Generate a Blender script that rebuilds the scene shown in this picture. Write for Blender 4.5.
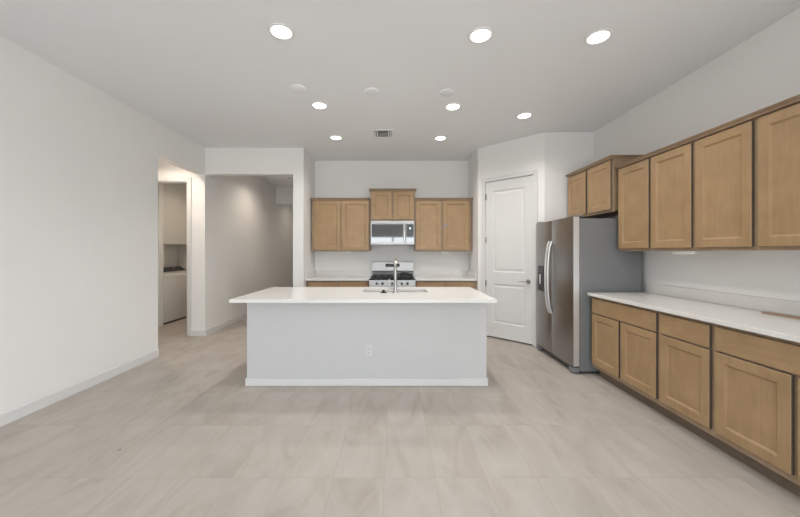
import bpy, bmesh, math, random
from mathutils import Vector, Matrix
random.seed(4)
for o in list(bpy.data.objects):
    bpy.data.objects.remove(o)
scene = bpy.context.scene
COL = scene.collection
PI = math.pi

# ------------------------------------------------------------------ camera
H = 1.36                    # eye height
F = 327.0                   # focal length in pixels of the 800 px frame
cd = bpy.data.cameras.new('camera')
cam = bpy.data.objects.new('camera', cd)
COL.objects.link(cam)
cam.location = (0, 0, H)
cam.rotation_euler = (PI / 2, 0, 0)
cd.sensor_width = 36.0
cd.lens = F / 800 * 36
cd.shift_x = 5.0 / 800
cd.shift_y = -6.5 / 800
cd.clip_start = 0.05
scene.camera = cam

# ------------------------------------------------------------------ view, sky, daylight
vs = scene.view_settings
scene.display_settings.display_device = 'sRGB'
vs.view_transform = 'Standard'
vs.look = 'None'
vs.gamma = 1.0
vs.use_curve_mapping = False
vs.exposure = -0.02
SKY = 10.3                  # daylight strength outside the glazed wall
LAMP = 34.0                 # watts of one kitchen downlight
HALL_COL = (1.0, 0.85, 0.71)
LAMP_COL = (1.0, 0.962, 0.918)

world = bpy.data.worlds.new('daylight')
scene.world = world
world.use_nodes = True
wn = world.node_tree.nodes
wl = world.node_tree.links
wn.clear()
wo = wn.new('ShaderNodeOutputWorld')
wb = wn.new('ShaderNodeBackground')
wt = wn.new('ShaderNodeTexCoord')
ws = wn.new('ShaderNodeSeparateXYZ')
wr = wn.new('ShaderNodeValToRGB')
wr.color_ramp.elements[0].position = 0.46
wr.color_ramp.elements[0].color = (0.70, 0.72, 0.72, 1)
wr.color_ramp.elements[1].position = 0.54
wr.color_ramp.elements[1].color = (0.86, 0.93, 1.0, 1)
wm = wn.new('ShaderNodeMath')
wm.operation = 'MULTIPLY_ADD'
wm.inputs[1].default_value = 0.5
wm.inputs[2].default_value = 0.5
wl.new(wt.outputs['Generated'], ws.inputs[0])
wl.new(ws.outputs['Z'], wm.inputs[0])
wl.new(wm.outputs[0], wr.inputs[0])
wl.new(wr.outputs[0], wb.inputs['Color'])
wb.inputs['Strength'].default_value = SKY
wl.new(wb.outputs[0], wo.inputs['Surface'])

WY = -4.6                   # plane of the glazed wall behind the camera
WX0, WX1, WZ1 = -1.62, 1.42, 2.15
pl = bpy.data.lights.new('window_daylight', 'AREA')
pl.shape = 'RECTANGLE'
pl.size = WX1 - WX0
pl.size_y = WZ1
pl.cycles.is_portal = True
po = bpy.data.objects.new('window_daylight', pl)
COL.objects.link(po)
po.location = ((WX0 + WX1) / 2, WY - 0.16, WZ1 / 2)
po.rotation_euler = (PI / 2, 0, 0)

SW0, SW1, SZ0, SZ1 = -3.6, -0.5, 0.6, 2.44      # unseen window added in the right wall to brighten the left wall
pl2 = bpy.data.lights.new('fill_window_daylight', 'AREA')
pl2.shape = 'RECTANGLE'
pl2.size = SW1 - SW0
pl2.size_y = SZ1 - SZ0
pl2.cycles.is_portal = True
po2 = bpy.data.objects.new('fill_window_daylight', pl2)
COL.objects.link(po2)
po2.location = (2.96, (SW0 + SW1) / 2, (SZ0 + SZ1) / 2)
po2.rotation_euler = (PI / 2, 0, PI / 2)

# ------------------------------------------------------------------ materials
def new_mat(name):
    m = bpy.data.materials.new(name)
    m.use_nodes = True
    nt = m.node_tree
    b = nt.nodes['Principled BSDF']
    return m, nt, b

def plain(name, col, rough=0.5, metal=0.0, spec=0.5, var=0.03, nscale=6.0, bump=0.0, bscale=200.0):
    m, nt, b = new_mat(name)
    tc = nt.nodes.new('ShaderNodeTexCoord')
    no = nt.nodes.new('ShaderNodeTexNoise')
    no.inputs['Scale'].default_value = nscale
    no.inputs['Detail'].default_value = 3
    nt.links.new(tc.outputs['Object'], no.inputs['Vector'])
    rp = nt.nodes.new('ShaderNodeValToRGB')
    rp.color_ramp.elements[0].position = 0.3
    rp.color_ramp.elements[1].position = 0.7
    rp.color_ramp.elements[0].color = tuple(c * (1 - var) for c in col) + (1,)
    rp.color_ramp.elements[1].color = tuple(min(1, c * (1 + var)) for c in col) + (1,)
    nt.links.new(no.outputs['Fac'], rp.inputs['Fac'])
    nt.links.new(rp.outputs['Color'], b.inputs['Base Color'])
    b.inputs['Roughness'].default_value = rough
    b.inputs['Metallic'].default_value = metal
    b.inputs['Specular IOR Level'].default_value = spec
    if bump:
        n2 = nt.nodes.new('ShaderNodeTexNoise')
        n2.inputs['Scale'].default_value = bscale
        bp = nt.nodes.new('ShaderNodeBump')
        bp.inputs['Strength'].default_value = bump
        bp.inputs['Distance'].default_value = 0.002
        nt.links.new(tc.outputs['Object'], n2.inputs['Vector'])
        nt.links.new(n2.outputs['Fac'], bp.inputs['Height'])
        nt.links.new(bp.outputs['Normal'], b.inputs['Normal'])
    return m

def wood(name, base, dark, vert=True, rough=0.42):
    m, nt, b = new_mat(name)
    tc = nt.nodes.new('ShaderNodeTexCoord')
    oi = nt.nodes.new('ShaderNodeObjectInfo')
    ad = nt.nodes.new('ShaderNodeVectorMath')
    ad.operation = 'ADD'
    mul = nt.nodes.new('ShaderNodeMath')
    mul.operation = 'MULTIPLY'
    mul.inputs[1].default_value = 37.0
    nt.links.new(oi.outputs['Random'], mul.inputs[0])
    nt.links.new(tc.outputs['Object'], ad.inputs[0])
    nt.links.new(mul.outputs[0], ad.inputs[1])
    mp = nt.nodes.new('ShaderNodeMapping')
    mp.inputs['Scale'].default_value = (34, 34, 2.2) if vert else (2.2, 34, 34)
    nt.links.new(ad.outputs[0], mp.inputs['Vector'])
    n1 = nt.nodes.new('ShaderNodeTexNoise')
    n1.inputs['Scale'].default_value = 1.6
    n1.inputs['Detail'].default_value = 6
    n1.inputs['Roughness'].default_value = 0.6
    n1.inputs['Distortion'].default_value = 0.6
    nt.links.new(mp.outputs[0], n1.inputs['Vector'])
    n2 = nt.nodes.new('ShaderNodeTexNoise')
    n2.inputs['Scale'].default_value = 7.0
    n2.inputs['Detail'].default_value = 2
    nt.links.new(ad.outputs[0], n2.inputs['Vector'])
    mx = nt.nodes.new('ShaderNodeMath')
    mx.operation = 'MULTIPLY_ADD'
    mx.inputs[1].default_value = 0.5
    nt.links.new(n2.outputs['Fac'], mx.inputs[0])
    h = nt.nodes.new('ShaderNodeMath')
    h.operation = 'MULTIPLY'
    h.inputs[1].default_value = 0.5
    nt.links.new(n1.outputs['Fac'], h.inputs[0])
    nt.links.new(h.outputs[0], mx.inputs[2])
    rp = nt.nodes.new('ShaderNodeValToRGB')
    rp.color_ramp.elements[0].position = 0.36
    rp.color_ramp.elements[1].position = 0.64
    rp.color_ramp.elements[0].color = dark + (1,)
    rp.color_ramp.elements[1].color = base + (1,)
    nt.links.new(mx.outputs[0], rp.inputs['Fac'])
    nt.links.new(rp.outputs[0], b.inputs['Base Color'])
    b.inputs['Roughness'].default_value = rough
    return m

def steel(name, col, rough, axis, aniso_scale=160):
    m, nt, b = new_mat(name)
    tc = nt.nodes.new('ShaderNodeTexCoord')
    mp = nt.nodes.new('ShaderNodeMapping')
    s = [aniso_scale] * 3
    s[axis] = 1.5
    mp.inputs['Scale'].default_value = s
    nt.links.new(tc.outputs['Object'], mp.inputs['Vector'])
    no = nt.nodes.new('ShaderNodeTexNoise')
    no.inputs['Scale'].default_value = 1.0
    no.inputs['Detail'].default_value = 2
    nt.links.new(mp.outputs[0], no.inputs['Vector'])
    mr = nt.nodes.new('ShaderNodeMapRange')
    mr.inputs['To Min'].default_value = rough - 0.06
    mr.inputs['To Max'].default_value = rough + 0.06
    nt.links.new(no.outputs['Fac'], mr.inputs['Value'])
    nt.links.new(mr.outputs[0], b.inputs['Roughness'])
    b.inputs['Base Color'].default_value = col + (1,)
    b.inputs['Metallic'].default_value = 1.0
    return m

def emit(name, col, strength):
    m, nt, b = new_mat(name)
    b.inputs['Base Color'].default_value = (0.9, 0.9, 0.9, 1)
    b.inputs['Emission Color'].default_value = col + (1,)
    b.inputs['Emission Strength'].default_value = strength
    return m

def tile_floor(name):
    m, nt, b = new_mat(name)
    N = nt.nodes.new
    L = nt.links.new
    tc = N('ShaderNodeTexCoord')
    mp = N('ShaderNodeMapping')
    mp.inputs['Location'].default_value = (-0.24 + 0.305 * 40, -1.968 + 0.6 * 20, 0)
    L(tc.outputs['Object'], mp.inputs['Vector'])
    br = N('ShaderNodeTexBrick')
    br.offset = 0.0
    br.squash = 1.0
    br.inputs['Scale'].default_value = 1.0
    br.inputs['Brick Width'].default_value = 0.305
    br.inputs['Row Height'].default_value = 0.6
    br.inputs['Mortar Size'].default_value = 0.0022
    br.inputs['Mortar Smooth'].default_value = 0.15
    br.inputs['Color1'].default_value = (0, 0, 0, 1)
    br.inputs['Color2'].default_value = (1, 1, 1, 1)
    L(mp.outputs[0], br.inputs['Vector'])
    # a different offset of the veining in each tile
    va = N('ShaderNodeVectorMath')
    va.operation = 'MULTIPLY_ADD'
    va.inputs[1].default_value = (9, 5, 3)
    L(br.outputs['Color'], va.inputs[0])
    L(tc.outputs['Object'], va.inputs[2])
    m2 = N('ShaderNodeMapping')
    m2.inputs['Rotation'].default_value = (0, 0, math.radians(22))
    m2.inputs['Scale'].default_value = (5.5, 1.7, 1)
    L(va.outputs[0], m2.inputs['Vector'])
    n1 = N('ShaderNodeTexNoise')
    n1.inputs['Scale'].default_value = 1.0
    n1.inputs['Detail'].default_value = 7
    n1.inputs['Roughness'].default_value = 0.58
    n1.inputs['Distortion'].default_value = 1.1
    L(m2.outputs[0], n1.inputs['Vector'])
    rp = N('ShaderNodeValToRGB')
    e = rp.color_ramp.elements
    e[0].position = 0.30
    e[0].color = (0.415, 0.366, 0.32, 1)
    e[1].position = 0.72
    e[1].color = (0.525, 0.482, 0.44, 1)
    k = e.new(0.5)
    k.color = (0.48, 0.435, 0.392, 1)
    L(n1.outputs['Fac'], rp.inputs['Fac'])
    n3 = N('ShaderNodeTexNoise')
    n3.inputs['Scale'].default_value = 2.2
    n3.inputs['Detail'].default_value = 2
    L(va.outputs[0], n3.inputs['Vector'])
    mixb = N('ShaderNodeMix')
    mixb.data_type = 'RGBA'
    mixb.blend_type = 'MULTIPLY'
    rb = N('ShaderNodeValToRGB')
    rb.color_ramp.elements[0].position = 0.35
    rb.color_ramp.elements[0].color = (0.93, 0.93, 0.93, 1)
    rb.color_ramp.elements[1].position = 0.65
    rb.color_ramp.elements[1].color = (1, 1, 1, 1)
    L(n3.outputs['Fac'], rb.inputs['Fac'])
    mixb.inputs[0].default_value = 1.0
    L(rp.outputs[0], mixb.inputs[6])
    L(rb.outputs[0], mixb.inputs[7])
    mg = N('ShaderNodeMix')
    mg.data_type = 'RGBA'
    mg.inputs[7].default_value = (0.415, 0.366, 0.32, 1)
    L(br.outputs['Fac'], mg.inputs[0])
    L(mixb.outputs[2], mg.inputs[6])
    L(mg.outputs[2], b.inputs['Base Color'])
    b.inputs['Roughness'].default_value = 0.46
    b.inputs['Specular IOR Level'].default_value = 0.35
    bp = N('ShaderNodeBump')
    bp.invert = True
    bp.inputs['Strength'].default_value = 0.25
    bp.inputs['Distance'].default_value = 0.002
    L(br.outputs['Fac'], bp.inputs['Height'])
    L(bp.outputs[0], b.inputs['Normal'])
    return m

def thin_glass(name):
    m, nt, b = new_mat(name)
    nt.nodes.remove(b)
    out = nt.nodes['Material Output']
    tr = nt.nodes.new('ShaderNodeBsdfTransparent')
    gl = nt.nodes.new('ShaderNodeBsdfGlossy')
    gl.inputs['Roughness'].default_value = 0.02
    mx = nt.nodes.new('ShaderNodeMixShader')
    mx.inputs[0].default_value = 0.06
    nt.links.new(tr.outputs[0], mx.inputs[1])
    nt.links.new(gl.outputs[0], mx.inputs[2])
    nt.links.new(mx.outputs[0], out.inputs['Surface'])
    return m

M_WALL = plain('wall_paint', (0.84, 0.835, 0.82), 0.75, var=0.01, nscale=1.5, bump=0.12, bscale=90)
M_CEIL = plain('ceiling_paint', (0.87, 0.885, 0.90), 0.85, var=0.008, nscale=1.5, bump=0.12, bscale=80)
M_TRIM = plain('white_trim_paint', (0.72, 0.718, 0.708), 0.35, var=0.01)
M_FLOOR = tile_floor('stone_look_floor_tile')
M_WOOD = wood('stained_maple', (0.41, 0.270, 0.143), (0.335, 0.214, 0.108), True)
M_WOODH = wood('stained_maple_crosswise', (0.41, 0.270, 0.143), (0.335, 0.214, 0.108), False)
M_FRAME = wood('stained_maple_frame', (0.36, 0.255, 0.165), (0.28, 0.19, 0.12), True)
M_TOE = plain('toe_kick_brown', (0.17, 0.125, 0.09), 0.6)
M_QUARTZ = plain('white_quartz', (0.78, 0.765, 0.74), 0.2, var=0.015, nscale=40)
M_STEEL = steel('brushed_steel', (0.37, 0.36, 0.355), 0.30, 0)
M_STEELV = steel('brushed_steel_light', (0.44, 0.44, 0.435), 0.42, 2)
M_CHROME = plain('polished_chrome', (0.78, 0.78, 0.78), 0.12, metal=1.0, var=0.01)
M_NICKEL = plain('brushed_nickel', (0.40, 0.39, 0.375), 0.28, metal=1.0, var=0.01)
M_FRSIDE = plain('fridge_grey_paint', (0.20, 0.205, 0.212), 0.42, var=0.02, nscale=12)
M_SILVER = plain('satin_silver', (0.72, 0.72, 0.72), 0.32, metal=0.6, var=0.01)
M_EDGE = wood('stained_maple_edge', (0.15, 0.125, 0.105), (0.11, 0.09, 0.075), True)
M_DKGREY = plain('dark_grey_plastic', (0.06, 0.065, 0.07), 0.4)
M_BLACK = plain('black_enamel', (0.012, 0.012, 0.013), 0.25)
M_IRON = plain('cast_iron', (0.018, 0.018, 0.019), 0.55, bump=0.2)
M_BGLASS = plain('black_glass', (0.012, 0.013, 0.016), 0.04, spec=1.0)
M_BGLASS.node_tree.nodes['Principled BSDF'].inputs['IOR'].default_value = 1.62
M_DISP = plain('black_display', (0.01, 0.01, 0.012), 0.15)
M_WHITE = plain('white_enamel', (0.70, 0.70, 0.69), 0.3, var=0.01)
M_PLAST = plain('white_plastic', (0.80, 0.80, 0.79), 0.4, var=0.01)
M_SINK = steel('sink_steel', (0.68, 0.68, 0.67), 0.38, 0)
M_OUTLET = plain('outlet_plastic', (0.66, 0.66, 0.655), 0.45)
M_PAPER = plain('white_paper', (0.85, 0.85, 0.83), 0.7)
M_TAPE = plain('blue_white_tape', (0.24, 0.26, 0.33), 0.5, var=0.5, nscale=60)
M_CARD = plain('brown_cardboard', (0.30, 0.21, 0.15), 0.8, var=0.1, nscale=25)
M_CHIP = plain('dark_chip', (0.12, 0.12, 0.16), 0.6)
M_LENS = emit('lamp_lens', (1.0, 0.95, 0.88), 6.0)
M_ICON = emit('display_icon', (0.5, 0.75, 1.0), 0.8)
M_DARK = plain('shadow_gap_dark', (0.05, 0.047, 0.043), 0.7)
M_GLASS = thin_glass('window_glass')
M_ALU = plain('window_frame_white', (0.75, 0.75, 0.74), 0.4)

# ------------------------------------------------------------------ mesh helpers
class MB:
    def __init__(self):
        self.bm = bmesh.new()

    def box(self, x0, y0, z0, x1, y1, z1, b=0.0, seg=2):
        r = bmesh.ops.create_cube(self.bm, size=1.0)
        vs_ = r['verts']
        for v in vs_:
            v.co = Vector((x0 if v.co.x < 0 else x1, y0 if v.co.y < 0 else y1, z0 if v.co.z < 0 else z1))
        if b:
            es = list({e for v in vs_ for e in v.link_edges})
            bmesh.ops.bevel(self.bm, geom=es, offset=b, segments=seg, profile=0.5, affect='EDGES')
        return self

    def cyl(self, p0, p1, r0, r1=None, seg=24):
        p0, p1 = Vector(p0), Vector(p1)
        r1 = r0 if r1 is None else r1
        d = p1 - p0
        q = Vector((0, 0, 1)).rotation_difference(d.normalized()).to_matrix().to_4x4()
        mt = Matrix.Translation((p0 + p1) / 2) @ q
        bmesh.ops.create_cone(self.bm, cap_ends=True, segments=seg, radius1=r0, radius2=r1, depth=d.length, matrix=mt)
        return self

    def lathe(self, prof, c=(0, 0, 0), seg=32, axis='z'):
        rings = []
        for (r, h) in prof:
            ring = []
            for k in range(seg):
                a = 2 * PI * k / seg
                if axis == 'z':
                    p = (c[0] + r * math.cos(a), c[1] + r * math.sin(a), c[2] + h)
                else:                        # axis along -y
                    p = (c[0] + r * math.cos(a), c[1] - h, c[2] + r * math.sin(a))
                ring.append(self.bm.verts.new(p))
            rings.append(ring)
        for A, B in zip(rings, rings[1:]):
            for k in range(seg):
                self.bm.faces.new((A[k], A[(k + 1) % seg], B[(k + 1) % seg], B[k]))
        self.bm.faces.new(rings[0][::-1])
        self.bm.faces.new(rings[-1])
        return self

    def tube(self, pts, r, seg=12):
        pts = [Vector(p) for p in pts]
        rs = r if isinstance(r, (list, tuple)) else [r] * len(pts)
        rings = []
        up = None
        for i, p in enumerate(pts):
            t = (pts[min(i + 1, len(pts) - 1)] - pts[max(i - 1, 0)]).normalized()
            if up is None:
                up = t.orthogonal().normalized()
            up = (up - t * up.dot(t)).normalized()
            sd = t.cross(up)
            rings.append([self.bm.verts.new(p + (up * math.cos(2 * PI * k / seg) + sd * math.sin(2 * PI * k / seg)) * rs[i]) for k in range(seg)])
        for A, B in zip(rings, rings[1:]):
            for k in range(seg):
                self.bm.faces.new((A[k], A[(k + 1) % seg], B[(k + 1) % seg], B[k]))
        self.bm.faces.new(rings[0][::-1])
        self.bm.faces.new(rings[-1])
        return self

    def rings(self, x0, z0, x1, z1, prof, back=None):
        """rectangular rings in the xz plane; prof = [(inset, y)...]; last ring is capped"""
        prev = None
        for (i, y) in prof:
            ring = [self.bm.verts.new(p) for p in ((x0 + i, y, z0 + i), (x1 - i, y, z0 + i), (x1 - i, y, z1 - i), (x0 + i, y, z1 - i))]
            if prev:
                for k in range(4):
                    self.bm.faces.new((prev[k], prev[(k + 1) % 4], ring[(k + 1) % 4], ring[k]))
            elif back:
                self.bm.faces.new(ring[::-1])
            prev = ring
        self.bm.faces.new(prev)
        return self

    def quad(self, *pts):
        self.bm.faces.new([self.bm.verts.new(p) for p in pts])
        return self

    def prism(self, poly, axis, a0, a1):
        """poly in the other two axes (order x,y,z), swept from a0 to a1"""
        def P(u, v, a):
            return {'x': (a, u, v), 'y': (u, a, v), 'z': (u, v, a)}[axis]
        A = [self.bm.verts.new(P(u, v, a0)) for u, v in poly]
        B = [self.bm.verts.new(P(u, v, a1)) for u, v in poly]
        n = len(poly)
        for k in range(n):
            self.bm.faces.new((A[k], A[(k + 1) % n], B[(k + 1) % n], B[k]))
        self.bm.faces.new(A[::-1])
        self.bm.faces.new(B)
        return self

    def plate_hole(self, x0, y0, x1, y1, hx0, hy0, hx1, hy1, z0, z1):
        xs, ys = [x0, hx0, hx1, x1], [y0, hy0, hy1, y1]
        V = {}
        for i in range(4):
            for j in range(4):
                for k, z in enumerate((z0, z1)):
                    V[i, j, k] = self.bm.verts.new((xs[i], ys[j], z))
        f = self.bm.faces.new
        for i in range(3):
            for j in range(3):
                if (i, j) == (1, 1):
                    continue
                f((V[i, j, 1], V[i + 1, j, 1], V[i + 1, j + 1, 1], V[i, j + 1, 1]))
                f((V[i, j, 0], V[i, j + 1, 0], V[i + 1, j + 1, 0], V[i + 1, j, 0]))
        for i in range(3):
            f((V[i, 0, 0], V[i + 1, 0, 0], V[i + 1, 0, 1], V[i, 0, 1]))
            f((V[i, 3, 0], V[i, 3, 1], V[i + 1, 3, 1], V[i + 1, 3, 0]))
            f((V[0, i, 0], V[0, i, 1], V[0, i + 1, 1], V[0, i + 1, 0]))
            f((V[3, i, 0], V[3, i + 1, 0], V[3, i + 1, 1], V[3, i, 1]))
        f((V[1, 1, 0], V[1, 1, 1], V[2, 1, 1], V[2, 1, 0]))
        f((V[1, 2, 0], V[2, 2, 0], V[2, 2, 1], V[1, 2, 1]))
        f((V[1, 1, 0], V[1, 2, 0], V[1, 2, 1], V[1, 1, 1]))
        f((V[2, 1, 0], V[2, 1, 1], V[2, 2, 1], V[2, 2, 0]))
        return self

    def build(self, name, m, parent=None, smooth=False, label=None):
        bmesh.ops.recalc_face_normals(self.bm, faces=self.bm.faces)
        me = bpy.data.meshes.new(name)
        self.bm.to_mesh(me)
        self.bm.free()
        if smooth:
            for p in me.polygons:
                p.use_smooth = True
            me.set_sharp_from_angle(angle=math.radians(35))
        me.materials.append(m)
        o = bpy.data.objects.new(name, me)
        COL.objects.link(o)
        if parent:
            o.parent = parent
        if label:
            o['label'] = label
        return o

def tag(o, label, cat, group=None):
    o['label'] = label
    o['category'] = cat
    if group:
        o['group'] = group
    return o

def thing(name, label, cat, loc=(0, 0, 0), rotz=0.0, group=None):
    o = bpy.data.objects.new(name, None)
    o.empty_display_size = 0.1
    COL.objects.link(o)
    o.location = loc
    o.rotation_euler = (0, 0, rotz)
    return tag(o, label, cat, group)

def struct(o):
    o['kind'] = 'structure'
    return o

def dup(root, loc, label, rotz=None):
    r = root.copy()
    COL.objects.link(r)
    r.location = loc
    if rotz is not None:
        r.rotation_euler = (0, 0, rotz)
    r['label'] = label
    for ch in list(root.children):
        c = ch.copy()
        COL.objects.link(c)
        c.parent = r
        for g in list(ch.children):
            d = g.copy()
            COL.objects.link(d)
            d.parent = c
    return r

# ------------------------------------------------------------------ room shell
CZ = 3.05
XL, XR = -3.08, 2.80
YB = 6.06                 # kitchen back wall
YH = 5.30                 # wall with the hall opening
HB = 2.62                 # underside of the opening headers
DZ = 2.505                 # top of door openings
WT = 0.135

struct(MB().box(-6.2, WY - 0.3, -0.12, 3.2, 11.0, 0.0).build('floor', M_FLOOR))
struct(MB().box(-6.2, WY - 0.3, CZ, 3.2, 11.0, CZ + 0.12).build('ceiling', M_CEIL))

struct(MB().box(XL - WT, WY, 0, XL, 4.25, CZ).box(XL - WT, 4.25, HB, XL, YH, CZ).build('wall_left', M_WALL))
struct(MB().box(XL - WT, YH + 0.12, 0, XL, 10.5, CZ).build('wall_hall_left', M_WALL))
# wall at the end of the side passage, with the laundry door opening
DX0, DX1 = -4.27, -3.36
struct(MB().box(-6.0, YH, 0, DX0, YH + 0.12, CZ).box(DX1, YH, 0, XL, YH + 0.12, CZ)
       .box(DX0, YH, DZ, DX1, YH + 0.12, CZ).build('wall_laundry', M_WALL))
struct(MB().box(XL, YH, HB, -1.653, YH + 0.12, CZ).build('wall_hall_header', M_WALL))
struct(MB().box(-1.653, YH, 0, -1.483, 10.5, CZ).build('wall_hall_right', M_WALL))
struct(MB().box(XL, 8.45, 2.59, -1.653, 8.6, CZ).build('wall_hall_far_header', M_WALL))
struct(MB().box(XL - WT, 10.5, 0, -1.483, 10.64, CZ).build('wall_hall_end', M_WALL))
struct(MB().box(-6.0, 4.10, 0, XL - WT, 4.25, CZ).build('wall_passage', M_WALL))
struct(MB().box(-6.14, 4.10, 0, -6.0, YH + 0.12, CZ).build('wall_passage_end', M_WALL))
# laundry room
struct(MB().box(-5.14, YH + 0.12, 0, -5.0, 7.52, CZ).build('wall_laundry_left', M_WALL))
struct(MB().box(-5.14, 7.52, 0, XL - WT, 7.66, CZ).build('wall_laundry_back', M_WALL))
struct(MB().box(-5.0, 5.93, 0, -4.285, 6.05, CZ).build('wall_laundry_return', M_WALL))
# kitchen recess
struct(MB().box(-1.483, YB, 0, 1.50, YB + 0.14, CZ).build('wall_back', M_WALL))
struct(MB().box(1.36, 5.36, 0, 1.50, YB, CZ).build('wall_recess_right', M_WALL))
# angled pantry wall, local frame: x along the wall, y into the pantry
pw = MB()
LW = 0.75 * math.sqrt(2)
T0, T1 = 0.135, 0.905
PZ = 2.48                 # head of the pantry door opening
pw.prism([(0, 0), (T0, 0), (T0, 0.12), (0.12, 0.12)], 'z', 0, CZ)
pw.prism([(T1, 0), (LW, 0), (LW - 0.12, 0.12), (T1, 0.12)], 'z', 0, CZ)
pw.box(T0, 0, PZ, T1, 0.12, CZ)
pwo = struct(pw.build('wall_pantry', M_WALL))
PL = (1.36, 5.36, 0)
PR = -PI / 4
pwo.location = PL
pwo.rotation_euler = (0, 0, PR)
struct(MB().box(2.11, 4.61, 0, 2.94, 4.73, CZ).build('wall_beside_pantry', M_WALL))
struct(MB().box(XR, 0.3, 0, XR + 0.14, 4.61, CZ).box(XR, WY, 0, XR + 0.14, SW0, CZ).box(XR, SW1, 0, XR + 0.14, 0.3, CZ)
       .box(XR, SW0, 0, XR + 0.14, SW1, SZ0).box(XR, SW0, SZ1, XR + 0.14, SW1, CZ).build('wall_right', M_WALL))
sw = MB()
ym = (SW0 + SW1) / 2
for y in (SW0 + 0.03, ym, SW1 - 0.03):
    sw.box(XR + 0.05, y - 0.03, SZ0, XR + 0.11, y + 0.03, SZ1)
for (ya, yb) in ((SW0 + 0.06, ym - 0.03), (ym + 0.03, SW1 - 0.06)):
    sw.box(XR + 0.05, ya, SZ0, XR + 0.11, yb, SZ0 + 0.06).box(XR + 0.05, ya, SZ1 - 0.06, XR + 0.11, yb, SZ1)
fill_win = struct(sw.build('fill_window', M_ALU))  # out of view, added for the light it lets in
MB().box(XR + 0.077, SW0 + 0.061, SZ0 + 0.061, XR + 0.083, SW1 - 0.061, SZ1 - 0.061).build('pane', M_GLASS, fill_win)
struct(MB().box(1.50, 6.06, 0, 2.94, 6.2, CZ).box(2.94, 4.61, 0, 3.08, 6.2, CZ).build('wall_pantry_back', M_WALL))
# glazed wall behind the camera
struct(MB().box(XL - WT, WY - 0.14, 0, WX0, WY, CZ).box(WX1, WY - 0.14, 0, XR + 0.14, WY, CZ)
       .box(WX0, WY - 0.14, WZ1, WX1, WY, CZ).build('wall_front', M_WALL))
wf = MB()
nb = 2
for k in range(nb + 1):
    x = WX0 + (WX1 - WX0) * k / nb
    x0_, x1_ = max(WX0, x - 0.035), min(WX1, x + 0.035)
    wf.box(x0_, WY - 0.11, 0, x1_, WY - 0.05, WZ1)
for k in range(nb):
    xa = WX0 + (WX1 - WX0) * k / nb + 0.035
    xb = WX0 + (WX1 - WX0) * (k + 1) / nb - 0.035
    wf.box(xa, WY - 0.11, 0, xb, WY - 0.05, 0.07).box(xa, WY - 0.11, WZ1 - 0.07, xb, WY - 0.05, WZ1)
win = struct(wf.build('window_1', M_ALU))
MB().box(WX0 + 0.036, WY - 0.084, 0.071, WX1 - 0.036, WY - 0.078, WZ1 - 0.071).build('pane', M_GLASS, win)

# baseboards
BH, BT = 0.10, 0.013
def bb_poly(t=BT, h=BH):
    return [(0, 0), (t, 0), (t, h - 0.012), (t * 0.55, h), (0, h)]
def baseboard(name, p0, p1, h=BH):
    """runs from p0 to p1; sticks out to the right of the direction of travel"""
    p0, p1 = Vector((*p0, 0)), Vector((*p1, 0))
    d = (p1 - p0)
    m = MB()
    m.prism([(-y, z) for y, z in bb_poly(h=h)], 'x', 0, d.length)
    o = m.build(name, M_TRIM)
    o.location = p0
    o.rotation_euler = (0, 0, math.atan2(d.y, d.x))
    return struct(o)
baseboard('baseboard_left', (XL, WY), (XL, 4.25))
baseboard('baseboard_opening', (XL, 4.25), (XL - WT, 4.25)).rotation_euler = (0, 0, PI)
baseboard('baseboard_laundry', (DX1 + 0.066, YH), (XL + BT, YH))
baseboard('baseboard_hall_left', (XL, YH), (XL, 10.5))
baseboard('baseboard_hall_right', (-1.653, 10.5), (-1.653, YH))
baseboard('baseboard_pier', (-1.653 - BT, YH), (-1.483 + BT, YH))
baseboard('baseboard_laundry_return', (-5.0, 5.93), (-4.285, 5.93))
baseboard('baseboard_beside_pantry', (2.11, 4.61), (XR, 4.61))
baseboard('baseboard_right', (XR, 1.2), (XR, WY))

# laundry door casing
tc_ = MB()
cw = 0.065
tc_.box(DX1, YH - 0.016, 0, DX1 + cw, YH - 0.0005, DZ + cw, 0.004)
tc_.box(DX0 - cw, YH - 0.016, 0, DX0, YH - 0.0005, DZ + cw, 0.004)
tc_.box(DX0, YH - 0.016, DZ, DX1, YH - 0.0005, DZ + cw, 0.004)
tc_.box(DX1 - 0.016, YH, 0, DX1 - 0.0005, YH + 0.12, DZ)
tc_.box(DX0 + 0.0005, YH, 0, DX0 + 0.016, YH + 0.12, DZ)
tc_.box(DX0 + 0.016, YH, DZ - 0.016, DX1 - 0.016, YH + 0.12, DZ - 0.0005)
struct(tc_.build('trim_1', M_TRIM))

# pantry door and its casing
def at_pantry(o):
    o.location = PL
    o.rotation_euler = (0, 0, PR)
    return struct(o)
tp = MB()
cp = 0.06
tp.box(T0 - cp, -0.016, 0, T0, -0.0005, PZ + cp, 0.004)
tp.box(T1, -0.016, 0, T1 + cp, -0.0005, PZ + cp, 0.004)
tp.box(T0, -0.016, PZ, T1, -0.0005, PZ + cp, 0.004)
tp.box(T0 + 0.0005, 0.046, 0, T0 + 0.012, 0.12, PZ - 0.001)
tp.box(T1 - 0.012, 0.046, 0, T1 - 0.0005, 0.12, PZ - 0.001)
at_pantry(tp.build('trim_2', M_TRIM))
dm = MB()
dx0, dx1, dz0, dz1 = T0 + 0.005, T1 - 0.005, 0.022, PZ - 0.006
fy, th = 0.004, 0.038
st = 0.125
p_lo = (dx0 + st, 0.25, dx1 - st, 0.86)
p_hi = (dx0 + st, 1.05, dx1 - st, 2.32)
prof = [(0, fy), (0.012, fy + 0.010), (0.028, fy + 0.010), (0.050, fy + 0.003)]
for (a, b_, c, d) in (p_lo, p_hi):
    dm.rings(a, b_, c, d, prof)
zs = [dz0, p_lo[1], p_lo[3], p_hi[1], p_hi[3], dz1]
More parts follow.
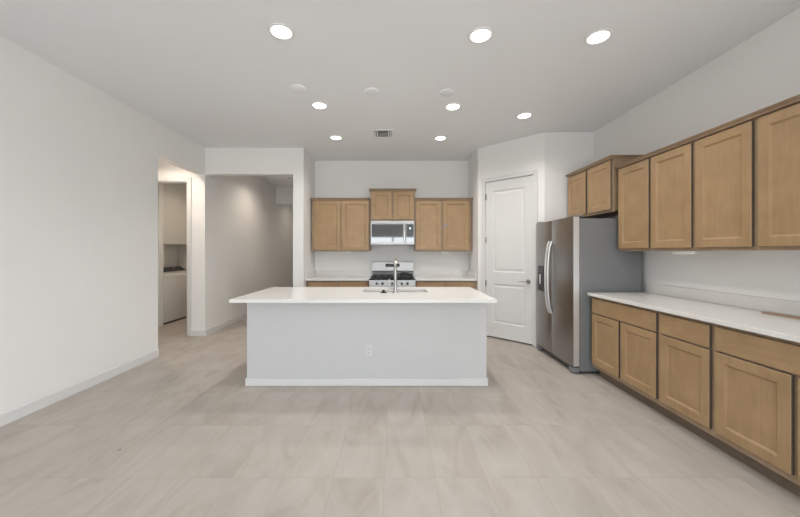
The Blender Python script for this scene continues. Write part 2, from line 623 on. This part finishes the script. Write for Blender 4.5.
for k in range(5):
    a, b_ = zs[k], zs[k + 1]
    if k in (1, 3):
        dm.quad((dx0, fy, a), (p_lo[0], fy, a), (p_lo[0], fy, b_), (dx0, fy, b_))
        dm.quad((p_lo[2], fy, a), (dx1, fy, a), (dx1, fy, b_), (p_lo[2], fy, b_))
    else:
        dm.quad((dx0, fy, a), (dx1, fy, a), (dx1, fy, b_), (dx0, fy, b_))
dm.quad((dx0, th, dz0), (dx0, th, dz1), (dx1, th, dz1), (dx1, th, dz0))
dm.quad((dx0, fy, dz0), (dx0, fy, dz1), (dx0, th, dz1), (dx0, th, dz0))
dm.quad((dx1, fy, dz0), (dx1, th, dz0), (dx1, th, dz1), (dx1, fy, dz1))
dm.quad((dx0, fy, dz1), (dx1, fy, dz1), (dx1, th, dz1), (dx0, th, dz1))
dm.quad((dx0, fy, dz0), (dx0, th, dz0), (dx1, th, dz0), (dx1, fy, dz0))
bmesh.ops.remove_doubles(dm.bm, verts=dm.bm.verts, dist=1e-5)
door = at_pantry(dm.build('door_1', M_TRIM))
hx, hz = dx1 - 0.07, 0.93
MB().lathe([(0.033, 0), (0.033, 0.006), (0.026, 0.011)], (hx, fy, hz), axis='y').cyl((hx, fy - 0.01, hz), (hx, fy - 0.05, hz), 0.010).tube(
    [(hx + 0.012, fy - 0.052, hz), (hx - 0.02, fy - 0.053, hz), (hx - 0.07, fy - 0.052, hz - 0.002), (hx - 0.118, fy - 0.047, hz - 0.006)],
    [0.010, 0.011, 0.009, 0.007]).build('door_handle', M_NICKEL, door, True)
for z in (0.20, 0.86, 1.55, 2.24):
    MB().cyl((dx0 - 0.003, -0.006, z - 0.05), (dx0 - 0.003, -0.006, z + 0.05), 0.0065, seg=12).box(dx0 - 0.002, -0.002, z - 0.045, dx0 + 0.018, fy - 0.0005, z + 0.045).build('hinge', M_NICKEL, door, True)

# ------------------------------------------------------------------ cabinets
def shaker(x0, z0, x1, z1, stile=0.062):
    """door front standing 20 mm proud of the y = 0 face"""
    return MB().rings(x0, z0, x1, z1, [(0, -0.001), (0, -0.018), (0.0025, -0.0205), (stile, -0.0205), (stile + 0.014, -0.0095)], back=True)

def slab_front(x0, z0, x1, z1):
    return MB().rings(x0, z0, x1, z1, [(0, -0.001), (0, -0.018), (0.0025, -0.0205)], back=True)

def edged(o):
    """the rim of a front is stained darker than its face"""
    o.data.materials.append(M_EDGE)
    for p in o.data.polygons:
        if abs(p.normal.y) < 0.1:
            p.material_index = 1
    return o

def face_frame(w, z0, z1, rails, stiles, t=0.019):
    m = MB()
    for (a, b_) in stiles:
        m.box(a, 0, z0, b_, t, z1)
    for (a, b_) in rails:
        prev = None
        for (s0, s1) in stiles:
            if prev is not None:
                m.box(prev, 0.0003, a, s0, t, b_)
            prev = s1
    return m

def wall_cabinet(label, loc, rotz, w, h, d, doors, ztop, crown_sides=(True, True), name='wall_cabinet', group='wall cabinets'):
    t = thing(name, label, 'cabinet', loc, rotz, group)
    st = [(0, doors[0][0] + 0.015)]
    for A, B in zip(doors, doors[1:]):
        st.append((A[1] - 0.012, B[0] + 0.012))
    st.append((doors[-1][1] - 0.015, w))
    MB().box(0.0005, 0.0195, 0.012, w - 0.0005, d, h - 0.001).build('body', M_FRAME, t)
    face_frame(w, 0, h, [(0, 0.04), (h - 0.05, h)], st).build('face_frame', M_FRAME, t)
    for (a, b_) in doors:
        edged(shaker(a, 0.026, b_, ztop).build('door', M_WOOD, t))
    # crown: flares outward to the front and the open ends
    l0, r0 = (0.004 if crown_sides[0] else 0), (0.004 if crown_sides[1] else 0)
    l1, r1 = (0.028 if crown_sides[0] else 0), (0.028 if crown_sides[1] else 0)
    m = MB()
    lev = [(h - 0.012, 0.023, l0, r0), (h - 0.002, 0.026, l0, r0), (h + 0.012, 0.044, l1, r1), (h + 0.018, 0.046, l1, r1)]
    prev = None
    for (z, f, l, r) in lev:
        ring = [m.bm.verts.new(p) for p in ((-l, -f, z), (w + r, -f, z), (w + r, d, z), (-l, d, z))]
        if prev:
            for k in range(4):
                m.bm.faces.new((prev[k], prev[(k + 1) % 4], ring[(k + 1) % 4], ring[k]))
        else:
            m.bm.faces.new(ring[::-1])
        prev = ring
    m.bm.faces.new(prev)
    m.build('crown', M_FRAME, t)
    return t

def base_cabinet(label, loc, rotz, w, d, doors, drawers, group):
    t = thing('base_cabinet', label, 'cabinet', loc, rotz, group)
    st = [(0, doors[0][0] + 0.015)]
    for A, B in zip(doors, doors[1:]):
        st.append((A[1] - 0.012, B[0] + 0.012))
    st.append((doors[-1][1] - 0.015, w))
    MB().box(0.0005, 0.0195, 0.107, w - 0.0005, d, 0.8825).build('body', M_FRAME, t)
    face_frame(w, 0.105, 0.883, [(0.105, 0.165), (0.68, 0.715), (0.845, 0.883)], st).build('face_frame', M_FRAME, t)
    MB().box(0.0005, 0.075, 0.0005, w - 0.0005, 0.09, 0.1065).build('toe_kick', M_TOE, t)
    for (a, b_) in doors:
        edged(shaker(a, 0.148, b_, 0.690).build('door', M_WOOD, t))
    for (a, b_) in drawers:
        edged(slab_front(a, 0.702, b_, 0.858).build('drawer', M_WOODH, t))
    return t

RN = -PI / 2       # cabinets on the right wall look towards -x
XF = 2.46
G1 = 'wall cabinets along the right wall'
D36 = [(0.016, 0.441), (0.470, 0.893)]
wall_cabinet('brown two-door wall cabinet on the right wall, next to the fridge', (XF, 3.59, 1.37), RN, 0.914, 0.914, 0.339, D36, 0.888, (True, False), group=G1)
wall_cabinet('brown single-door wall cabinet on the right wall, in the middle of the run', (XF, 2.675, 1.37), RN, 0.457, 0.914, 0.339, [(0.016, 0.436)], 0.888, (False, False), group=G1)
wall_cabinet('brown wall cabinet on the right wall, nearest the camera, cut by the frame', (XF, 2.217, 1.37), RN, 0.914, 0.914, 0.339, D36, 0.888, (False, True), group=G1)
wall_cabinet('short brown two-door cabinet mounted above the fridge', (2.42, 4.56, 1.81), RN, 0.94, 0.60, 0.379, [(0.016, 0.438), (0.492, 0.915)], 0.575, (False, True), group='wall cabinets above the appliances')
G2 = 'wall cabinets on the back wall'
YF = 5.73
wall_cabinet('brown two-door wall cabinet left of the microwave', (-1.4615, YF, 1.37), 0, 1.018, 0.914, 0.329, [(0.050, 0.513), (0.538, 1.004)], 0.888, (True, False), group=G2)
wall_cabinet('brown two-door wall cabinet right of the microwave, with a strip of tape', (0.349, YF, 1.37), 0, 0.996, 0.914, 0.329, [(0.014, 0.454), (0.489, 0.944)], 0.888, (False, True), group=G2)
wall_cabinet('short brown two-door wall cabinet directly above the microwave', (-0.43, YF, 1.905), 0, 0.776, 0.540, 0.329, [(0.022, 0.374), (0.404, 0.754)], 0.510, (True, True), group='wall cabinets above the appliances')

XB = 2.17
G3 = 'base cabinets along the right wall'
base_cabinet('brown base cabinet beside the fridge, two doors under one wide drawer', (XB, 3.59, 0), RN, 0.914, 0.624, D36, [(0.016, 0.893)], G3)
base_cabinet('narrow brown base cabinet with one door and one drawer, middle of the right run', (XB, 2.675, 0), RN, 0.457, 0.624, [(0.016, 0.436)], [(0.016, 0.436)], G3)
base_cabinet('brown base cabinet nearest the camera on the right, cut by the frame', (XB, 2.217, 0), RN, 0.914, 0.624, D36, [(0.016, 0.893)], G3)
G4 = 'base cabinets on the back wall'
base_cabinet('brown base cabinet left of the range, half hidden behind the island', (-1.482, 5.45, 0), 0, 1.05, 0.606, [(0.05, 0.51), (0.55, 1.03)], [(0.05, 0.51), (0.55, 1.03)], G4)
base_cabinet('brown base cabinet right of the range, half hidden behind the island', (0.341, 5.45, 0), 0, 1.018, 0.606, [(0.02, 0.49), (0.52, 0.97)], [(0.02, 0.49), (0.52, 0.97)], G4)

# ------------------------------------------------------------------ worktops
t = thing('worktop', 'long white quartz worktop on the right wall cabinets beside the fridge', 'countertop', (2.12, 1.30, 0.8835))
MB().box(0, 0, 0, 0.679, 2.305, 0.0305, 0.003).build('slab', M_QUARTZ, t)
MB().box(0.657, 0, 0.031, 0.679, 2.305, 0.132, 0.002).build('backsplash', M_QUARTZ, t)
t = thing('worktop', 'white quartz worktop left of the range on the back wall', 'countertop', (-1.4825, 5.41, 0.8835))
MB().box(0, 0, 0, 1.0535, 0.6495, 0.0305, 0.003).build('slab', M_QUARTZ, t)
MB().box(0.02, 0.629, 0.031, 1.0535, 0.6495, 0.132, 0.002).build('backsplash', M_QUARTZ, t)
MB().box(0, 0.03, 0.031, 0.0195, 0.6495, 0.132, 0.002).build('side_splash', M_QUARTZ, t)
t = thing('worktop', 'white quartz worktop right of the range on the back wall', 'countertop', (0.3405, 5.41, 0.8835))
MB().box(0, 0, 0, 1.019, 0.6495, 0.0305, 0.003).build('slab', M_QUARTZ, t)
MB().box(0, 0.629, 0.031, 0.999, 0.6495, 0.132, 0.002).build('backsplash', M_QUARTZ, t)
MB().box(0.9995, 0.03, 0.031, 1.019, 0.6495, 0.132, 0.002).build('side_splash', M_QUARTZ, t)

# ------------------------------------------------------------------ island
IX0, IX1, IY0, IY1 = -1.507, 0.932, 3.33, 4.14
t = thing('kitchen_island', 'long white painted kitchen island with plain front in the middle of the floor', 'island', ((IX0 + IX1) / 2, IY0, 0))
cx = (IX0 + IX1) / 2
hw = (IX1 - IX0) / 2
SX, SY0, SY1 = 0.37, 3.635, 3.95        # sink cut-out
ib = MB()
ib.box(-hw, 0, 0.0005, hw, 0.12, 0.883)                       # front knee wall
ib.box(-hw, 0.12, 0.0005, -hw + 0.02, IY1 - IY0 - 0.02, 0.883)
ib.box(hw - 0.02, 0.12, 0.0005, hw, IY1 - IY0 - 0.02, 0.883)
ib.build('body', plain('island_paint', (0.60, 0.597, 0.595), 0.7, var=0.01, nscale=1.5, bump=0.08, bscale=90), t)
MB().box(-hw + 0.0005, IY1 - IY0 - 0.0195, 0.10, hw - 0.0005, IY1 - IY0, 0.883).build('back_panel', M_FRAME, t)
m = MB()
h_ = BH - 0.004
for (a0, b0, a1, b1) in ((-hw - BT, -BT, hw + BT, -0.0003), (-hw - BT, 0, -hw - 0.0003, IY1 - IY0 - 0.05), (hw + 0.0003, 0, hw + BT, IY1 - IY0 - 0.05)):
    m.box(a0, b0, 0.0005, a1, b1, h_ * 0.8, 0.003)
m.build('baseboard', M_TRIM, t)
t = thing('island_countertop', 'large white quartz countertop of the island with a sink cut into it', 'countertop', (0, 0, 0.8835))
m = MB().plate_hole(-1.556, 3.07, 0.957, 4.17, -SX, SY0, SX, SY1, 0, 0.0305)
m.build('slab', M_QUARTZ, t)
# sink: steel basin below the cut-out
t = thing('kitchen_sink', 'stainless steel sink set into the island countertop behind the faucet', 'sink', (0, (SY0 + SY1) / 2, 0.70))
sy = (SY1 - SY0) / 2
m = MB()
o_ = 0.006
prev = None
for (i, z) in ((0.0, 0.183), (-0.0 + 0.004, 0.178), (0.010, 0.06), (0.03, 0.012), (0.06, 0.004)):
    ring = [m.bm.verts.new(p) for p in ((-SX - o_ + i, -sy - o_ + i, z), (SX + o_ - i, -sy - o_ + i, z), (SX + o_ - i, sy + o_ - i, z), (-SX - o_ + i, sy + o_ - i, z))]
    if prev:
        for k in range(4):
            m.bm.faces.new((prev[k], prev[(k + 1) % 4], ring[(k + 1) % 4], ring[k]))
    prev = ring
m.bm.faces.new(prev)
m.build('basin', M_SINK, t)
MB().lathe([(0.045, 0.0045), (0.045, 0.008), (0.03, 0.009), (0.028, 0.006)], (0.0, 0.06, 0)).build('drain', M_CHROME, t, True)
# faucet seen edge-on, spout pointing away to the sink
t = thing('kitchen_faucet', 'tall slim chrome faucet with side lever standing on the island countertop', 'faucet', (0.004, 3.575, 0.914))
MB().lathe([(0.027, 0.0005), (0.027, 0.006), (0.021, 0.014), (0.019, 0.09), (0.0155, 0.10), (0.0155, 0.265)], seg=28).build('base_post', M_NICKEL, t, True)
arc = [(0, 0, 0.262)] + [(0, 0.1 - 0.1 * math.cos(a), 0.262 + 0.1 * math.sin(a)) for a in [PI * k / 12 for k in range(1, 12)]] + [(0, 0.2, 0.252)]
MB().tube(arc, 0.0145, 16).build('spout', M_NICKEL, t, True)
MB().lathe([(0.0165, -0.11), (0.018, -0.10), (0.018, 0.0), (0.0155, 0.01)], (0, 0.2, 0.247)).build('spray_head', M_NICKEL, t, True)
lev = MB().cyl((-0.014, 0, 0.058), (-0.070, 0, 0.058), 0.014).tube([(-0.060, 0, 0.058), (-0.063, 0.002, 0.09), (-0.066, 0.006, 0.152)], [0.010, 0.009, 0.008])
lev.build('lever', M_NICKEL, t, True)
# black stopper beside the faucet
o = MB().lathe([(0.036, 0.0003), (0.037, 0.006), (0.030, 0.010), (0.012, 0.012), (0.011, 0.020), (0.017, 0.024), (0.014, 0.030)]).build('sink_stopper', M_BLACK, None, True)
o.location = (-0.125, 3.585, 0.914)
tag(o, 'small black round sink stopper lying left of the faucet on the island', 'sink stopper')
# outlet on the island front
t = thing('power_outlet', 'white duplex power outlet on the front of the island', 'outlet', (-0.268, IY0 - 0.0005, 0.36))
MB().box(-0.035, -0.006, -0.057, 0.035, 0, 0.057, 0.003).build('cover_plate', M_OUTLET, t)
for z in (-0.021, 0.021):
    r = MB().box(-0.0165, -0.0085, z - 0.0145, 0.0165, -0.006, z + 0.0145, 0.001).build('receptacle', M_OUTLET, t)
    MB().box(-0.008, -0.0092, z - 0.004, -0.0055, -0.0086, z + 0.006).box(0.0055, -0.0092, z - 0.004, 0.008, -0.0086, z + 0.006).cyl((0, -0.0092, z - 0.009), (0, -0.0086, z - 0.009), 0.0025, seg=12).build('slot', M_DARK, r)

# ------------------------------------------------------------------ range
RX, RW = -0.4255, 0.762
t = thing('gas_range', 'stainless steel gas range with black cooktop against the back wall', 'stove', (RX, 5.35, 0))
MB().box(0.002, 0.045, 0.06, RW - 0.002, 0.695, 0.900, 0.002).box(0.03, 0.08, 0.001, RW - 0.03, 0.66, 0.06).build('body', M_STEEL, t)
MB().box(0.002, 0.004, 0.225, RW - 0.002, 0.0445, 0.775, 0.004).build('oven_door', M_STEEL, t)
od = [c for c in t.children if c.name.startswith('oven_door')][0]
MB().box(0.12, 0.0015, 0.36, RW - 0.12, 0.0038, 0.62).build('window', M_BGLASS, od)
MB().cyl((0.06, -0.05, 0.735), (RW - 0.06, -0.05, 0.735), 0.012).cyl((0.09, 0.004, 0.735), (0.09, -0.05, 0.735), 0.008).cyl((RW - 0.09, 0.004, 0.735), (RW - 0.09, -0.05, 0.735), 0.008).build('handle', M_STEELV, od, True)
MB().box(0.002, 0.006, 0.065, RW - 0.002, 0.0445, 0.220, 0.004).build('drawer', M_STEEL, t)
MB().prism([(0.0445, 0.785), (0.0, 0.785), (0.016, 0.897), (0.0445, 0.897)], 'x', 0.002, RW - 0.002).build('control_panel', M_STEEL, t)
for dx in (-0.253, -0.161, 0.0, 0.157, 0.250):
    kx = RW / 2 + dx
    k = MB().lathe([(0.021, -0.012), (0.021, 0.010), (0.018, 0.014), (0.017, 0.030), (0.014, 0.033)], (kx, 0.004, 0.843), seg=24, axis='y').build('knob', M_DKGREY, t, True)
MB().box(0, 0.0, 0.9005, RW, 0.615, 0.918, 0.004).build('cooktop', M_BLACK, t)
for (a, b_) in ((0.03, 0.255), (0.268, 0.494), (0.507, 0.732)):
    g = MB()
    z0, z1 = 0.936, 0.952
    for x in (a, b_ - 0.016):
        g.box(x, 0.04, z0, x + 0.016, 0.575, z1, 0.003)
    for y in (0.04, 0.30, 0.559):
        g.box(a, y, z0 + 0.0005, b_, y + 0.016, z1 - 0.0005, 0.003)
    mid = (a + b_) / 2
    g.box(mid - 0.007, 0.05, z0 + 0.002, mid + 0.007, 0.57, z1 + 0.004, 0.003)
    for y in (0.165, 0.43):
        g.box(a + 0.01, y, z0 + 0.001, b_ - 0.01, y + 0.014, z1 + 0.004, 0.003)
    for x in (a, b_ - 0.016):
        for y in (0.04, 0.559):
            g.box(x + 0.001, y + 0.001, 0.9185, x + 0.015, y + 0.015, z0 + 0.004)
    g.build('grate', M_IRON, t)
for (x, y, r) in ((0.142, 0.17, 0.045), (0.142, 0.44, 0.038), (0.381, 0.305, 0.05), (0.62, 0.17, 0.05), (0.62, 0.44, 0.035)):
    MB().lathe([(r + 0.012, 0.9185), (r + 0.008, 0.926), (r, 0.927), (r, 0.933), (r - 0.006, 0.9355)], (x, y, 0)).build('burner', M_IRON, t, True)
bg = MB().prism([(0.600, 0.9185), (0.588, 1.00), (0.600, 1.025), (0.615, 1.172), (0.635, 1.181), (0.695, 1.181), (0.695, 0.9185)], 'x', 0.004, RW - 0.004).build('backguard', M_STEELV, t)
MB().box(0.012, 0.585, 1.006, RW - 0.012, 0.6015, 1.017).build('vent_slot', M_DARK, bg)
dpl = MB().prism([(0.6095, 1.090), (0.6045, 1.090), (0.6100, 1.148), (0.6150, 1.148)], 'x', 0.25, 0.51).build('display', M_DISP, bg)
# black folded piece on the right rear burners
gd = MB()
prof_ = [(-0.13, 0.0), (-0.08, 0.022), (-0.02, 0.034), (0.05, 0.026), (0.11, 0.010), (0.145, 0.0)]
gd.prism([(x, z) for x, z in prof_] + [(0.145, -0.004), (-0.13, -0.004)], 'y', 0.0, 0.10)
o = gd.build('griddle', M_IRON)
o.location = (RX + 0.60, 5.35 + 0.45, 0.961)
tag(o, 'black arched griddle plate resting on the right rear of the range cooktop', 'griddle')

# ------------------------------------------------------------------ microwave
t = thing('microwave', 'stainless steel over-the-range microwave under the short wall cabinet', 'microwave', (-0.424, 5.655, 1.485))
MW, MH = 0.762, 0.415
MB().box(0.001, 0.022, 0, MW - 0.001, 0.4, MH, 0.002).build('body', M_STEEL, t)
MB().box(0.001, 0.002, MH - 0.050, MW - 0.001, 0.0215, MH - 0.001, 0.003).build('top_vent', M_STEELV, t)
d = MB().box(0.001, 0, 0.004, 0.607, 0.0215, MH - 0.052, 0.003).build('door', M_STEELV, t)
MB().box(0.020, -0.002, 0.050, 0.566, -0.0002, MH - 0.060).build('window', M_BGLASS, d)
MB().tube([(0.588, -0.032, 0.055), (0.588, -0.036, 0.09), (0.588, -0.036, 0.32), (0.588, -0.032, 0.352)], 0.0125).cyl((0.588, 0, 0.07), (0.588, -0.034, 0.07), 0.008).cyl((0.588, 0, 0.335), (0.588, -0.034, 0.335), 0.008).build('handle', M_CHROME, d, True)
c = MB().box(0.6085, 0, 0.004, MW - 0.001, 0.0215, MH - 0.052, 0.003).build('control_panel', M_STEELV, t)
dd = MB().box(0.620, -0.002, 0.050, MW - 0.014, -0.0002, MH - 0.060).build('touch_panel', M_BGLASS, c)
MB().box(0.672, -0.0028, 0.268, 0.700, -0.0021, 0.300).build('lit_icon', M_ICON, c)
# ------------------------------------------------------------------ refrigerator
t = thing('refrigerator', 'stainless steel side-by-side refrigerator with grey sides at the right wall', 'refrigerator', (1.97, 4.595, 0), RN)
FW, FH = 0.958, 1.755
MB().box(0.004, 0.088, 0.028, FW - 0.004, 0.78, FH - 0.02, 0.004).build('body', M_FRSIDE, t)
SPL = 0.446
def fridge_door(x0, x1):
    m = MB()
    n = 8
    pts = [(x0, 0.08), (x1, 0.08)]
    front = []
    for k in range(n + 1):
        u = k / n
        front.append((x1 + (x0 - x1) * u, 0.014 - 0.012 * (1 - abs(2 * u - 1) ** 3)))
    m.prism(pts + front, 'z', 0.085, FH)
    return m.build('door', M_STEEL, t, True)
fd = fridge_door(0, SPL - 0.003)
rd = fridge_door(SPL + 0.003, FW)
fd['label'] = 'narrow freezer door with black dispenser'
for (dr, x) in ((fd, SPL - 0.030), (rd, SPL + 0.034)):
    pts = []
    for k in range(15):
        u = k / 14
        pts.append((x, 0.004 - 0.054 * math.sin(PI * u) ** 0.5, 0.585 + 0.91 * u))
    MB().tube(pts, 0.0135, 12).build('handle', M_SILVER, dr, True)
MB().box(FW + 0.0003, 0.016, 0.087, FW + 0.004, 0.079, FH - 0.002, 0.001).build('edge_reflection', M_SILVER, rd)  # pale strip painting the window's reflection on the door's near edge
dm_ = MB().box(0.092, -0.004, 0.835, 0.258, 0.006, 1.175, 0.004).build('dispenser', M_BLACK, fd)
MB().box(0.098, -0.0055, 1.085, 0.252, -0.0043, 1.168).build('dispenser_controls', M_DKGREY, fd)
MB().box(0.107, -0.010, 0.84, 0.243, -0.0043, 0.858, 0.002).build('drip_tray', M_DKGREY, fd)
MB().box(0.158, -0.016, 0.93, 0.192, -0.0043, 1.06, 0.004).build('dispenser_lever', M_SILVER, fd)
m = MB().box(0.02, 0.05, 0.030, FW - 0.02, 0.085, 0.080)
m.build('kick_grille', M_DKGREY, t)
for x in (0.0, FW - 0.1):
    MB().box(x + 0.004, 0.012, 0.012, x + 0.096, 0.087, 0.072, 0.006).build('foot_cover', M_FRSIDE, t)
for (x, y) in ((0.05, 0.06), (FW - 0.05, 0.06), (0.05, 0.72), (FW - 0.05, 0.72)):
    MB().cyl((x, y, 0.0005), (x, y, 0.03), 0.02, seg=16).build('leg', M_DKGREY, t)
for x in (0.01, FW - 0.09):
    MB().box(x, 0.02, FH + 0.0005, x + 0.08, 0.13, FH + 0.018, 0.004).build('hinge_cover', M_FRSIDE, t)

# ------------------------------------------------------------------ laundry
t = thing('washing_machine', 'white top-loading washing machine with dark console inside the laundry room', 'washing machine', (-4.28, 6.07, 0), PI / 2)
WW = 0.685
MB().box(0, 0, 0.04, WW, 0.66, 0.895, 0.015).build('body', M_WHITE, t, True)
MB().box(0.02, 0.03, 0.0005, WW - 0.02, 0.64, 0.045).build('plinth', M_DKGREY, t)
MB().prism([(0.0, 0.8955), (0.0, 0.905), (0.03, 0.925), (0.53, 0.945), (0.53, 0.8955)], 'x', 0.005, WW - 0.005).build('top', M_WHITE, t)
MB().prism([(0.05, 0.9265), (0.05, 0.931), (0.45, 0.947), (0.45, 0.942)], 'x', 0.09, WW - 0.09).build('lid', M_WHITE, t)
c = MB().prism([(0.50, 0.9455), (0.63, 1.035), (0.66, 1.03), (0.66, 0.8955), (0.53, 0.8955), (0.53, 0.9455)], 'x', 0.004, WW - 0.004).build('console', M_DKGREY, t)
MB().cyl((WW / 2, 0.565, 0.990), (WW / 2, 0.551, 1.010), 0.03).build('knob', M_NICKEL, c, True)
d2 = dup(t, (-4.28, 6.80, 0), 'white dryer with dark console behind the washing machine, mostly hidden by the door casing')
d2.name = 'clothes_dryer'
d2['category'] = 'dryer'
t = thing('laundry_cabinet', 'plain white laundry wall cabinet above the washing machine', 'cabinet', (-4.66, 6.06, 1.52), PI / 2)
MB().box(0, 0, 0, 1.44, 0.335, 1.525).build('body', M_WHITE, t)
MB().box(0.004, -0.02, 0.004, 0.40, -0.001, 1.52, 0.002).build('door', M_WHITE, t)
MB().box(0.404, -0.02, 0.004, 1.436, -0.001, 1.52, 0.002).build('door', M_WHITE, t)

# ------------------------------------------------------------------ ceiling fixtures
def downlight(loc, label, watts, group, lens=M_LENS, col=LAMP_COL):
    t = thing('ceiling_downlight', label, 'ceiling light', loc, 0, group)
    m = MB()
    seg = 40
    prof_ = [(0.098, -0.0003), (0.096, -0.006), (0.082, -0.009), (0.074, -0.004), (0.074, -0.0003)]
    rings_ = []
    for (r, z) in prof_:
        rings_.append([m.bm.verts.new((r * math.cos(2 * PI * k / seg), r * math.sin(2 * PI * k / seg), z)) for k in range(seg)])
    for A, B in zip(rings_, rings_[1:]):
        for k in range(seg):
            m.bm.faces.new((A[k], A[(k + 1) % seg], B[(k + 1) % seg], B[k]))
    m.build('trim_ring', M_PLAST, t, True)
    MB().cyl((0, 0, -0.0045), (0, 0, -0.0006), 0.0735, seg=40).build('lens', lens, t)
    l = bpy.data.lights.new('lamp', 'SPOT')
    l.energy = watts
    l.color = col
    l.spot_size = math.radians(150)
    l.spot_blend = 0.9
    l.shadow_soft_size = 0.06
    lo = bpy.data.objects.new('lamp', l)
    COL.objects.link(lo)
    lo.parent = t
    lo.location = (0, 0, -0.075)
    return t
LX = (-0.870, 0.670)
G = 'recessed ceiling lights in the kitchen'
first = downlight((-0.872, 2.508, CZ), 'round lit recessed ceiling light nearest the camera, on the left', LAMP, G)
spots = [
    ((0.668, 2.55, CZ), 'round lit recessed ceiling light nearest the camera, in the middle'),
    ((1.598, 2.57, CZ), 'round lit recessed ceiling light nearest the camera, at the right near the wall cabinets'),
    ((-0.870, 3.77, CZ), 'round lit recessed ceiling light above the left part of the island'),
    ((0.672, 3.80, CZ), 'round lit recessed ceiling light above the right part of the island'),
    ((1.602, 4.05, CZ), 'round lit recessed ceiling light in front of the pantry door'),
    ((-0.870, 4.83, CZ), 'round lit recessed ceiling light left of the air vent, farthest row'),
    ((0.674, 4.85, CZ), 'round lit recessed ceiling light right of the air vent, farthest row'),
]
for p, lb in spots:
    dup(first, p, lb)
downlight((-2.40, 6.75, CZ), 'recessed ceiling light inside the hallway, throwing a glow on its wall', 36.0, 'recessed lights of the hallways', col=HALL_COL)
downlight((-2.35, 9.3, CZ), 'unseen ceiling light added to brighten the far end of the hallway beyond its dropped beam', 16.0, 'recessed lights of the hallways', col=HALL_COL)  # added lamp, lifts the dark stretch past the far header
downlight((-3.53, 4.66, CZ), 'recessed ceiling light inside the side passage in front of the laundry door', 62.0, 'recessed lights of the hallways', col=HALL_COL)
downlight((-3.75, 6.75, CZ), 'unseen ceiling light added to brighten the laundry room', 34.0, 'recessed lights of the hallways', col=(1.0, 0.80, 0.60))  # added lamp, brightens the laundry cabinet and washer

# blank round cover plates where pendants could hang
o0 = MB().lathe([(0.078, -0.0003), (0.078, -0.006), (0.072, -0.010), (0.03, -0.011)]).build('ceiling_cover_plate', M_CEIL, None, True)
o0.location = (-1.00, 3.37, CZ)
tag(o0, 'blank white round ceiling cover plate, left one above the island front', 'ceiling plate', 'round ceiling cover plates')
for x, y, lb in ((-0.24, 3.44, 'blank white round ceiling cover plate, middle one of the three'), (0.55, 3.46, 'blank white round ceiling cover plate, right one near the middle island light')):
    o = o0.copy()
    COL.objects.link(o)
    o.location = (x, y, CZ)
    o['label'] = lb
# air vent
t = thing('ceiling_vent', 'square white louvered air vent in the ceiling in front of the range', 'air vent', (-0.17, 4.66, CZ))
fr = MB()
fr.plate_hole(-0.155, -0.155, 0.155, 0.155, -0.125, -0.125, 0.125, 0.125, -0.008, -0.0003)
fr.build('frame', M_CEIL, t)
MB().box(-0.125, -0.125, -0.003, 0.125, 0.125, -0.0006).build('backing', M_FRSIDE, t)
for k in range(5):
    y = -0.05 + k * 0.025
    MB().prism([(y, -0.012), (y + 0.016, -0.004), (y + 0.018, -0.005), (y + 0.002, -0.013)], 'x', -0.055, 0.055).build('slat', M_CEIL, t)
for s in (-1, 1):
    for k in range(2):
        x = s * (0.072 + 0.03 * k)
        MB().prism([(x, -0.012), (x + s * 0.014, -0.004), (x + s * 0.016, -0.005), (x + s * 0.002, -0.013)], 'y', -0.11, 0.11).build('slat', M_CEIL, t)
o = MB().lathe([(0.07, -0.0003), (0.07, -0.015), (0.06, -0.03), (0.03, -0.034)]).build('smoke_detector', M_PLAST, None, True)
o.location = (-2.36, 7.42, CZ)
tag(o, 'round white smoke detector on the hallway ceiling', 'smoke detector')

# ------------------------------------------------------------------ small loose things
G = 'small white strips under the wall cabinets'
o0 = MB().box(-0.09, -0.02, -0.027, 0.09, 0.02, 0, 0.003).build('mounting_strip', M_PAPER)
o0.location = (2.50, 2.83, 1.3695)
o0.rotation_euler = (0, 0, PI / 2)
tag(o0, 'small white strip under the right wall cabinet two doors from the fridge', 'strip', G)
for x, lb in ((-0.84, 'small white strip under the wall cabinet left of the microwave'), (0.885, 'small white strip under the wall cabinet right of the microwave')):
    o = o0.copy()
    COL.objects.link(o)
    o.rotation_euler = (0, 0, 0)
    o.scale = (0.8, 1, 1)
    o.location = (x, 5.765, 1.3695)
    o['label'] = lb
m = MB().box(-0.05, -0.0015, -0.009, 0.05, 0, 0.009).box(-0.03, -0.012, 0.004, 0.052, -0.0018, 0.014)
o = m.build('tape_strip', M_TAPE)
o.location = (0.868, YF - 0.0212, 1.815)
o.rotation_euler = (0, math.radians(-24), 0)
tag(o, 'small bluish strip of tape across the two doors right of the microwave', 'tape')
m = MB()
m.prism([(0.0, 0.0005), (0.055, 0.0005), (0.055, 0.012), (0.004, 0.014)], 'y', 0, 0.62)
o = m.build('cardboard_strip', M_CARD)
o.location = (2.685, 1.76, 0.9142)
o.rotation_euler = (0, 0, math.radians(2))
tag(o, 'flat brown cardboard strip lying at the back of the right worktop', 'cardboard')
o = MB().box(-0.009, -0.004, 0.0003, 0.009, 0.004, 0.003, 0.001).build('debris_chip', M_CHIP)
o.location = (-1.89, 2.246, 0)
o.rotation_euler = (0, 0, 0.5)
tag(o, 'tiny dark chip of debris on the floor at the left', 'debris')
